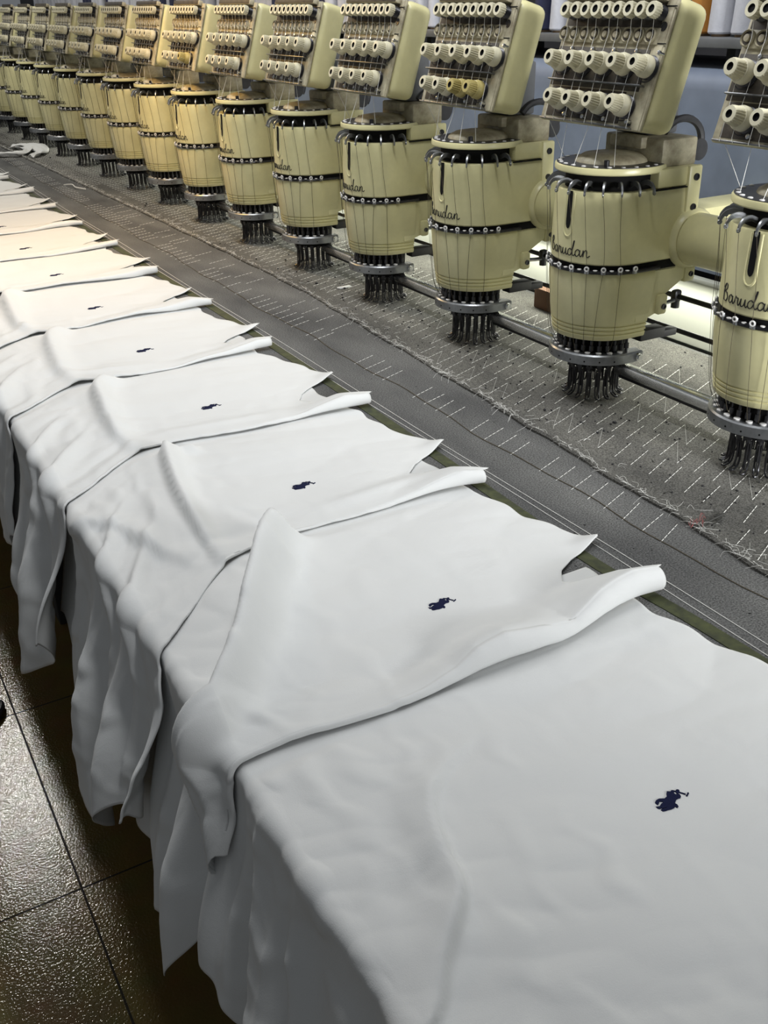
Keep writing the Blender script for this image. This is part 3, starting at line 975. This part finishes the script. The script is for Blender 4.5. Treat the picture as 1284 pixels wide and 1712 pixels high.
cones = {'white': make_cone(CONEW), 'navy': make_cone(CONEN), 'orange': make_cone(CONEO)}
used = {c: False for c in cones}
cr = random.Random(3)
u_ = 2.55
plan = []
while u_ < 18.6:
    plan.append(u_)
    u_ += 0.148 + cr.uniform(-0.012, 0.016)
count = {}
seq = []
for u_ in plan:
    seg = int(u_ / 1.0)
    c = 'white'
    if 3.60 < u_ < 3.90:
        c = 'white'
    if 3.91 < u_ < 4.05:
        c = 'orange'
    if 4.05 < u_ < 4.20 or (u_ > 4.4 and cr.random() < 0.16):
        c = 'navy'
    if u_ > 5 and cr.random() < 0.08:
        continue
    seq.append((u_, c, seg))
def pixel_x(p):
    d = p - W(0, 0, CH)
    return 642 + F * d.dot(rt) / d.dot(fw)


panel_px = [pixel_x(W(UN + k, 2.95, 1.5)) for k in range(PANELS)]
for u_, c, seg in seq:
    px = pixel_x(W(u_, 4.13, 1.6))
    if px < -60 or px > 1340:
        continue
    seg = min(range(PANELS), key=lambda k: abs(panel_px[k] - px))
    count[(seg, c)] = count.get((seg, c), 0) + 1
    src = cones[c]
    o = src if not used[c] else copy_tree(src)
    used[c] = True
    o.location = W(u_, 4.13 + cr.uniform(-.02, .02), 1.5005)
    n = count[(seg, c)]
    lab = '%s thread cone, %s %s one behind the %s tension panel, counting from the right' % (c, ORD[n], c, ORD[seg + 1])
    if c == 'orange':
        lab = 'orange thread cone on the shelf beside a navy one'
    tag(o, lab, 'thread cone', 'thread cones on the shelf')

# ------------------------------------------------------------------ small things on the felt
sc_ = MB()
sc_.add([(5.735, 2.93, .014), (5.75, 3.02, .014), (5.775, 3.015, .018), (5.785, 2.93, .014), (5.76, 2.915, .018)], [(0, 1, 4), (1, 2, 4), (2, 3, 4)])
o = sc_.build('fabric_scrap', CLOTH, loc=(0, 0, TZ), recalc=False); tag(o, 'tiny white fabric scrap on the felt in front of the fourth and fifth heads', 'scrap')
o.modifiers.new('thickness', 'SOLIDIFY').thickness = 0.0015

pts = catmull([(11.1, 2.45, 0.012), (10.95, 2.50, 0.03), (10.8, 2.50, 0.022), (10.65, 2.56, 0.02)], 6)
o = MB().tube(pts, 0.006, 5).build('thread_end', THREADW, loc=(0, 0, TZ)); tag(o, 'loose curl of white thread on the far felt seam', 'thread')
rt_ = MB()
for i in range(8):
    a_ = rnd.uniform(0, 6.28)
    c_ = Vector((2.17 + rnd.uniform(-.03, .03), 2.50 + rnd.uniform(-.03, .03), 0.022))
    pts = [c_ + Vector((math.cos(a_ + t) * .035 * t, math.sin(a_ + t * 1.3) * .035, .004 * math.sin(t * 3))) for t in np.linspace(-1, 1, 6)]
    rt_.tube(catmull(pts, 3), 0.0008, 4)
o = rt_.build('thread_tangle', THREADR, loc=(0, 0, TZ)); tag(o, 'small tangle of red thread at the felt seam', 'thread')
for i, (pa, pb) in enumerate((((2.137, 2.469), (2.167, 2.635)), ((2.118, 2.52), (2.145, 2.60)))):
    o = MB().tube([(pa[0], pa[1], .022), (pb[0], pb[1], .016)], 0.003, 6).build('sewing_needle', DARKSTEEL, loc=(0, 0, TZ))
    tag(o, ['longer dark needle lying beside the red thread tangle', 'shorter dark needle lying beside the red thread tangle'][i], 'needle', 'needles by the red thread')

# white cloth ribbon thrown on the felt far away
def strip(path, widths, mb, zoff=0.0):
    path = catmull(path, 8)
    n = len(path)
    vs, fs = [], []
    m = 7
    for i, p in enumerate(path):
        w = float(np.interp(i / (n - 1), np.linspace(0, 1, len(widths)), widths))
        t = (path[min(i + 1, n - 1)] - path[max(i - 1, 0)]); t.z = 0; t.normalize()
        nn = Vector((-t.y, t.x, 0))
        for j in range(m):
            s_ = j / (m - 1) * 2 - 1
            vs.append(p + nn * w * s_ + Vector((0, 0, 0.02 * math.cos(s_ * 4 + i * .35) + zoff)))
    for i in range(n - 1):
        for j in range(m - 1):
            fs.append((i * m + j, i * m + j + 1, (i + 1) * m + j + 1, (i + 1) * m + j))
    mb.add(vs, fs)


tg = MB()
strip([(13.9, 2.25, .04), (13.75, 2.42, .045), (13.7, 2.58, .06), (13.85, 2.68, .07), (14.15, 2.68, .06)], [.05, .05, .04, .06, .10], tg)
strip([(14.5, 2.62, .05), (14.3, 2.80, .06), (13.95, 2.86, .05), (13.6, 2.78, .045), (13.4, 2.62, .04)], [.10, .13, .10, .05, .05], tg)
o = tg.build('cloth_scrap', CLOTH, loc=(0, 0, TZ), recalc=False); tag(o, 'knotted white cloth strip on the felt at the far left', 'cloth scrap')
o.modifiers.new('thickness', 'SOLIDIFY').thickness = 0.002

# ------------------------------------------------------------------ white garment panels
VE = 0.62
RR = 0.022
XT = [-1.2, -0.2, 0.00, 0.035, 0.06, 0.10, 0.16, 0.235, 0.30, 0.345, 0.387, 0.418, 0.44, 0.54, 0.68, 0.83, 0.95, 1.05, 1.3]
VT = [2.00, 2.00, 2.02, 2.06, 2.10, 1.985, 1.88, 1.835, 1.89, 1.965, 2.06, 2.125, 2.11, 2.067, 2.02, 1.992, 1.975, 1.97, 1.97]


def sstep(a, b, x):
    t = np.clip((x - a) / (b - a), 0, 1)
    return t * t * (3 - 2 * t)


def seg_dist(X, D, poly):
    """signed distance to a polyline and the fraction along it"""
    best = np.full(X.shape, 1e9); sgn = np.zeros(X.shape); frac = np.zeros(X.shape)
    tot = sum(math.dist(poly[i], poly[i + 1]) for i in range(len(poly) - 1))
    acc = 0
    for i in range(len(poly) - 1):
        (x0, y0), (x1, y1) = poly[i], poly[i + 1]
        dx, dy = x1 - x0, y1 - y0
        L2 = dx * dx + dy * dy
        t = np.clip(((X - x0) * dx + (D - y0) * dy) / L2, 0, 1)
        ex, ey = X - x0 - t * dx, D - y0 - t * dy
        d = np.hypot(ex, ey)
        s = np.sign(dx * ey - dy * ex)
        mk = d < best
        best = np.where(mk, d, best); sgn = np.where(mk, s, sgn); frac = np.where(mk, (acc + t * math.sqrt(L2)) / tot, frac)
        acc += math.sqrt(L2)
    return best, sgn, frac


def smooth_poly(poly, n=5):
    return [(p.x, p.y) for p in catmull([(a, b, 0) for a, b in poly], n)]


def features(X, D, feats):
    H = np.zeros(X.shape)
    for f in feats:
        poly = smooth_poly(f['p'])
        d, s, fr = seg_dist(X, D, poly)
        wl, wr = f['w'] if isinstance(f['w'], tuple) else (f['w'], f['w'])
        w = np.where(s > 0, wl, wr)
        amp = np.interp(fr, np.linspace(0, 1, len(f['a'])), f['a'])
        H = H + amp * np.exp(-(d / w) ** 2 * 1.0)
    return H


def vnoise(X, D, sx, sd, seed):
    out = np.zeros(X.shape)
    fx, fd, fo = X.ravel(), D.ravel(), out.ravel()
    for i in range(len(fx)):
        fo[i] = noise.noise((fx[i] * sx + seed * 7.3, fd[i] * sd - seed * 3.1, seed * 1.7))
    return fo.reshape(X.shape)


# emblem outline traced in the plane of the cloth, (du, dv) from the emblem centre
EMBLEM = [
    [(0.026, 0.0125), (0.0209, 0.0199), (0.023, 0.0247), (0.0205, 0.0285), (0.0159, 0.0258), (0.0118, 0.0229), (0.0072, 0.0235), (0.0078, 0.0295), (0.003, 0.0319), (-0.0035, 0.0295), (-0.0066, 0.0241), (-0.0052, 0.0193), (-0.0055, 0.0128), (-0.0095, 0.0061), (-0.0134, 0.001), (-0.0185, 0.0027), (-0.0243, 0.0011), (-0.0266, -0.0044), (-0.0234, -0.0063), (-0.0209, -0.0052), (-0.0229, -0.0122), (-0.0226, -0.0206), (-0.0205, -0.029), (-0.0195, -0.0367), (-0.0175, -0.0418), (-0.0119, -0.0425), (-0.0114, -0.0385), (-0.0138, -0.0312), (-0.0126, -0.0193), (-0.0123, -0.0263), (-0.0107, -0.0343), (-0.0083, -0.0382), (-0.007, -0.0438), (-0.0037, -0.0459), (0.0015, -0.0453), (-0.0019, -0.0372), (0.0019, -0.0287), (0.0037, -0.0218), (0.0053, -0.0185), (0.0098, -0.0261), (0.0055, -0.0328), (0.0043, -0.0379), (0.0103, -0.0381), (0.0131, -0.0369), (0.0168, -0.0308), (0.0172, -0.0208), (0.0111, -0.009), (0.013, 0.0003), (0.0203, 0.0059)],
    [(0.0103, 0.0387), (0.0082, 0.0357), (0.0073, 0.0324), (0.008, 0.0296), (0.0099, 0.0281), (0.0126, 0.0283), (0.0154, 0.0301), (0.0175, 0.0331), (0.0184, 0.0364), (0.0177, 0.0392), (0.0158, 0.0407), (0.013, 0.0405)],
    [(0.0202, 0.0282), (0.0161, 0.0322), (0.0139, 0.0301), (0.0174, 0.0258)],
    [(0.0099, 0.0369), (-0.0031, 0.0455), (-0.0053, 0.0428), (0.0074, 0.0339)],
    [(-0.0018, 0.0534), (-0.0058, 0.0536), (-0.011, 0.0424), (-0.0084, 0.0402)]]


def hang_len(x, k):
    return 0.62 + 0.10 * math.sin(x * 5 + k * 2.1) + 0.05 * math.sin(x * 11 + k)


DBG = None


def make_shirt(k, feats, xmin, xmax, nx, nd, roll=True, rollamp=1.0, hang=None, pleats=None, shear=0.45, seed=0, lean=0.16, sweep=0.0, next_sweep=0.0,
               rollr=((-0.6, 0, 0.5, 0.9, 1.15, 1.35, 1.5), (0.003, 0.0035, 0.0035, 0.004, 0.011, 0.030, 0.022)), humpw=0.26):
    uo = 0.85 + k
    ncurl = 13 if roll else 0
    phis = [math.radians(a) for a in np.linspace(-75, 90, ncurl)] if roll else []
    xf = np.concatenate([np.linspace(0, 0.30, nx // 3, endpoint=False), np.linspace(0.30, xmax, nx - nx // 3)]) if roll else np.linspace(xmin, xmax, nx)
    ncol = ncurl + len(xf)
    n2_ = nd // 8
    n1_ = int((nd - n2_) * 0.66)
    n3_ = nd - n1_ - n2_
    X = np.zeros((ncol, nd)); D = np.zeros((ncol, nd)); Z = np.zeros((ncol, nd))
    # roll radius along the table depth
    rd = lambda d: np.interp(d, rollr[0], rollr[1])
    for i in range(ncol):
        if i < ncurl:
            xn = 0.04
        else:
            xn = (xf[i - ncurl] + (0.04 if roll else 0))
        dt = np.interp(xn, XT, VT) - VE + 0.008 * math.sin(xn * 31 + k * 2) + (0.020 * math.sin(xn * 9 + k * 2.7) if k > 1 else 0)
        hl = hang(xn) if hang else hang_len(xn, k)
        hl = hl - 0.16 * math.exp(-((xn - 0.04) / 0.07) ** 2) if roll else hl
        arc_ = RR * math.pi / 2
        D[i] = np.concatenate([np.linspace(dt, 0.03, n1_, endpoint=False), np.linspace(0.03, -arc_ - 0.01, n2_, endpoint=False), np.linspace(-arc_ - 0.01, -hl, n3_)])
        d = D[i]
        r = rd(d) if roll else np.zeros(nd)
        if i < ncurl:
            X[i] = r - r * np.cos(phis[i])
            Z[i] = 0.008 + r + r * np.sin(phis[i])
        else:
            x = xf[i - ncurl]
            X[i] = r + x
            wdt = humpw + 0.04 * np.sin(d * 7 + k)
            prof = (1 - sstep(0, 1, x / wdt)) if roll else 0.0
            ridge = 0.010 * np.exp(-((x - 0.12) / 0.04) ** 2) * np.sin(d * 5.1 + k * 1.3)
            Z[i] = 0.008 + (2 * r * prof + (ridge if roll else 0))
    swp = lambda d: sstep(0.42, -0.18, d)
    cover = 1.0 - next_sweep * swp(D) + sweep * swp(D)
    far = sstep(cover - 0.08, cover, X)
    Z = Z * (1 - far) + 0.004 * far
    # near edge wanders
    wob = 0.025 * np.sin(D * 4.3 + k * 1.9) + 0.012 * np.sin(D * 9.7 + k)
    Xw = X + (wob * (1 - sstep(0.0, 0.5, X)) if roll else 0)
    # named folds
    mask = 1 - far
    Z = Z + features(X, D, feats) * mask
    # small wrinkles, quieter round the emblem
    em = 1 - np.exp(-(((X - 0.355) / 0.16) ** 2 + ((D - 0.815) / 0.16) ** 2))
    n1 = vnoise(X, D, 3.2, 2.0, seed + 1)
    n2 = vnoise(X + 0.3 * D, D, 9.0, 4.0, seed + 2)
    n3 = vnoise(X - 0.35 * D + 0.06 * n1, D + 0.05 * n2, 4.5, 14.0, seed + 3)
    edge_q = 1 - sstep(0.1, 0.9, D)
    Z = Z + mask * em * (0.016 * np.abs(n1) + 0.006 * np.abs(n2) * (0.6 + edge_q) + 0.009 * np.clip(n3, 0, 1) * (0.4 + 1.2 * edge_q))
    # shoulder tips lift a little
    tip = np.exp(-((X - 0.40) / 0.05) ** 2) * sstep(1.36, 1.50, D) * 0.022
    Z = Z + tip * mask
    # drop over the table edge
    q = np.clip(-D, 0, None)
    qs = np.clip(-D - RR * math.pi / 2, 0, None)
    pl = np.zeros(X.shape)
    for (xc, wd, am) in (pleats or []):
        pl += am * np.exp(-((X - xc + 0.15 * q) / (wd * (1 + 0.5 * q))) ** 2)
    Hq = sstep(0.0, 0.45, q)
    n4 = 1 - np.abs(vnoise(X + 0.10 * q, q, 7.5, 1.1, seed + 4)) * 2.0
    Zh = Z + pl * Hq + 0.014 * np.clip(n4, 0, 1) ** 2 * sstep(0.04, 0.3, q) * (1 - far) * sstep(0.08, 0.25, X) + (1 - far) * 0.02 * Hq
    ang = np.clip(q / RR, 0, math.pi / 2)
    al = lean * sstep(0.0, 0.5, qs)
    V = np.where(D >= 0, VE + D, VE - (RR + Zh) * np.sin(ang) - qs * np.sin(al))
    ZZ = np.where(D >= 0, Z, -RR + (RR + Zh) * np.cos(ang) - qs * np.cos(al))
    U = uo + Xw - sweep * swp(D) - shear * q * (0.6 + 0.4 * q)
    if DBG is not None: DBG.append((k, U, V, ZZ, X, D))
    verts = []
    for i in range(ncol):
        for j in range(nd):
            verts.append((U[i, j], V[i, j], ZZ[i, j]))
    faces = [(i * nd + j, i * nd + j + 1, (i + 1) * nd + j + 1, (i + 1) * nd + j) for i in range(ncol - 1) for j in range(nd - 1)]
    mb = MB(); mb.add(verts, faces)
    root = empty('garment_panel', W(uo + 0.5, VE + 0.6, 0))
    o = mb.build('fabric', CLOTH, root, sharp=180, recalc=False)
    o.location = (-(VE + 0.6) * S, -(uo + 0.5) * S, 0)
    md = o.modifiers.new('thickness', 'SOLIDIFY'); md.thickness = 0.0012; md.offset = 0
    # emblem on the chest
    flat = [(i, j) for i in range(ncurl, ncol) for j in range(nd) if abs(Xw[i, j] - 0.355) < 0.07 and abs(V[i, j] - 1.436) < 0.07]
    ztop = max([ZZ[i, j] for i, j in flat]) if flat else 0.02
    e = MB()
    for pl_ in EMBLEM:
        e.prism([(1.2054 + k + du, 1.4359 + dv) for du, dv in pl_], ztop - 0.001, ztop + 0.0018, 'ab')
    eo = e.build('embroidered_emblem', NAVY, root)
    eo.location = o.location
    eo['label'] = 'small navy rider emblem'
    return root



def far_roll(j, a=1.0):
    """the loose roll that lies along the row near the table edge"""
    return {'p': [(0.97, 0.50 + j), (0.85, 0.42 + j), (0.65, 0.38 + j * .6), (0.27, 0.34 + j * .4), (0.03, 0.36)],
            'a': [0.05 * a, 0.075 * a, 0.06 * a, 0.045 * a, 0.015], 'w': (0.03, 0.06)}


def drape(x0, d0, x1, d1, a, w=(0.03, 0.06)):
    """a fold that starts on the table and runs slantwise over the edge"""
    return {'p': [(x0, d0), ((x0 + x1) / 2 + 0.03, (d0 + d1) / 2), (x1, d1), (x1 - 0.05, d1 - 0.3)], 'a': [0.0, a * .8, a, a * .7], 'w': w}


BIG_ROLL = ((-0.6, -0.2, 0.0, 0.12, 0.30, 0.52, 0.64, 0.72, 0.82, 1.06, 1.2, 1.35, 1.5), (0.004, 0.007, 0.008, 0.008, 0.009, 0.012, 0.020, 0.036, 0.042, 0.024, 0.040, 0.046, 0.036))
SPECS = {
    0: dict(feats=[
        {'p': [(0.79, 0.57), (0.72, 0.42), (0.636, 0.324), (0.497, 0.268), (0.374, 0.233), (0.25, 0.11), (0.16, 0.03), (0.05, -0.15)],
         'a': [0.0, 0.012, 0.028, 0.038, 0.042, 0.028, 0.02, 0.02], 'w': (0.060, 0.011)},
        {'p': [(-0.05, 0.55), (-0.12, 0.48), (-0.22, 0.42)], 'a': [0.0, 0.012, 0.012], 'w': (0.05, 0.02)},
        {'p': [(0.02, 0.78), (-0.15, 0.62)], 'a': [0.0, 0.012], 'w': (0.02, 0.05)},
        drape(1.02, 0.10, 0.95, -0.2, 0.03), drape(0.80, 0.02, 0.78, -0.22, 0.035, (0.02, 0.05)), drape(0.62, 0.0, 0.56, -0.3, 0.03, (0.02, 0.05)),
    ], xmin=-0.6, xmax=1.3, nx=260, nd=200, roll=False, shear=0.30, next_sweep=0.05, lean=0.12,
        pleats=[(1.05, 0.09, 0.14), (0.72, 0.09, 0.08), (0.40, 0.10, 0.11), (0.05, 0.10, 0.09)]),
    1: dict(feats=[
        {'p': [(0.99, 0.56), (0.90, 0.48), (0.64, 0.31), (0.38, 0.13), (0.14, -0.08), (0.05, -0.25)],
         'a': [0.15, 0.215, 0.19, 0.14, 0.09, 0.05], 'w': (0.030, 0.062)},
        {'p': [(0.82, 0.56), (0.76, 0.46), (0.66, 0.38)], 'a': [0.0, 0.045, 0.0], 'w': (0.035, 0.02)},
        {'p': [(0.62, 0.40), (0.48, 0.30), (0.40, 0.33)], 'a': [0.0, 0.015, 0.0], 'w': (0.03, 0.02)},
        drape(0.22, 0.12, 0.05, -0.12, 0.03, (0.02, 0.04)),
    ], xmin=0, xmax=1.4, nx=140, nd=200, rollr=BIG_ROLL, humpw=0.20, shear=0.30, sweep=0.05, next_sweep=0.52,
        hang=lambda x: 0.36 + 0.28 * float(np.clip((x - 0.05) / 0.22, 0, 1)),
        pleats=[(0.30, 0.10, 0.12), (0.62, 0.09, 0.08), (0.9, 0.08, 0.05)]),
    2: dict(feats=[{'p': [(0.93, 0.57), (0.99, 0.52), (0.94, 0.46), (0.80, 0.42), (0.50, 0.36), (0.25, 0.33), (0.03, 0.32)],
                    'a': [0.02, 0.07, 0.075, 0.07, 0.06, 0.045, 0.02], 'w': (0.020, 0.05)},
                   {'p': [(1.0, -0.05), (0.70, 0.08), (0.39, 0.15), (0.05, 0.27)], 'a': [0.02, 0.03, 0.03, 0.0], 'w': (0.018, 0.05)},
                   {'p': [(0.72, 0.30), (0.5, 0.24), (0.3, 0.22)], 'a': [0.0, 0.03, 0.0], 'w': (0.03, 0.03)},
                   drape(0.50, 0.25, 0.25, -0.10, 0.04), drape(0.80, 0.22, 0.55, -0.10, 0.03, (0.02, 0.05))],
            xmin=0, xmax=1.4, nx=130, nd=180, shear=0.40, sweep=0.52, lean=0.2, next_sweep=0.36,
            pleats=[(0.03, 0.09, 0.16), (0.40, 0.10, 0.13), (0.75, 0.09, 0.09)]),
    3: dict(feats=[far_roll(0.0, 1.0),
                   drape(0.45, 0.28, 0.2, -0.1, 0.04), drape(0.75, 0.25, 0.5, -0.1, 0.03, (0.02, 0.05))],
            xmin=0, xmax=1.4, nx=110, nd=160, shear=0.30, sweep=0.36, next_sweep=0.36,
            pleats=[(0.05, 0.08, 0.14), (0.42, 0.10, 0.12), (0.75, 0.09, 0.08)]),
}
WORDS = {0: 'nearest white garment panel, filling the lower right, with the largest navy emblem',
         1: 'second white garment panel from the front, with a tall cone-shaped fold at the table edge',
         2: 'third white garment panel from the front, with a long curved roll by the table edge'}
sr = random.Random(11)
for k in range(0, 14):
    sp_k = SPECS.get(k)
    if sp_k is None:
        lod = (80, 120) if k < 7 else (56, 80)
        sp_k = dict(feats=[far_roll(sr.uniform(-.06, .08), sr.uniform(0.5, 1.1)),
                           drape(sr.uniform(.4, .6), 0.25, sr.uniform(.15, .35), -0.08, 0.04),
                           drape(sr.uniform(.7, .85), 0.22, sr.uniform(.5, .6), -0.08, 0.03, (0.02, 0.05))],
                    xmin=0, xmax=1.4, nx=lod[0], nd=lod[1], shear=0.30, lean=0.05, sweep=0.36, next_sweep=0.36,
                    rollr=((-0.6, 0, 0.5, 0.9, 1.15, 1.35, 1.5), (0.003, 0.0035, 0.0035, 0.004, sr.uniform(.008, .016), sr.uniform(.012, .034), sr.uniform(.010, .024))),
                    pleats=[(sr.uniform(0, .15), 0.08, 0.07), (sr.uniform(.35, .5), 0.09, 0.06), (sr.uniform(.7, .85), 0.08, 0.05)])
    g = make_shirt(k, seed=k * 5, **sp_k)
    tag(g, WORDS.get(k, 'white garment panel with a navy emblem, %s from the front of the row' % ORD[k + 1]), 'garment panel',
        'white garment panels laid along the table')
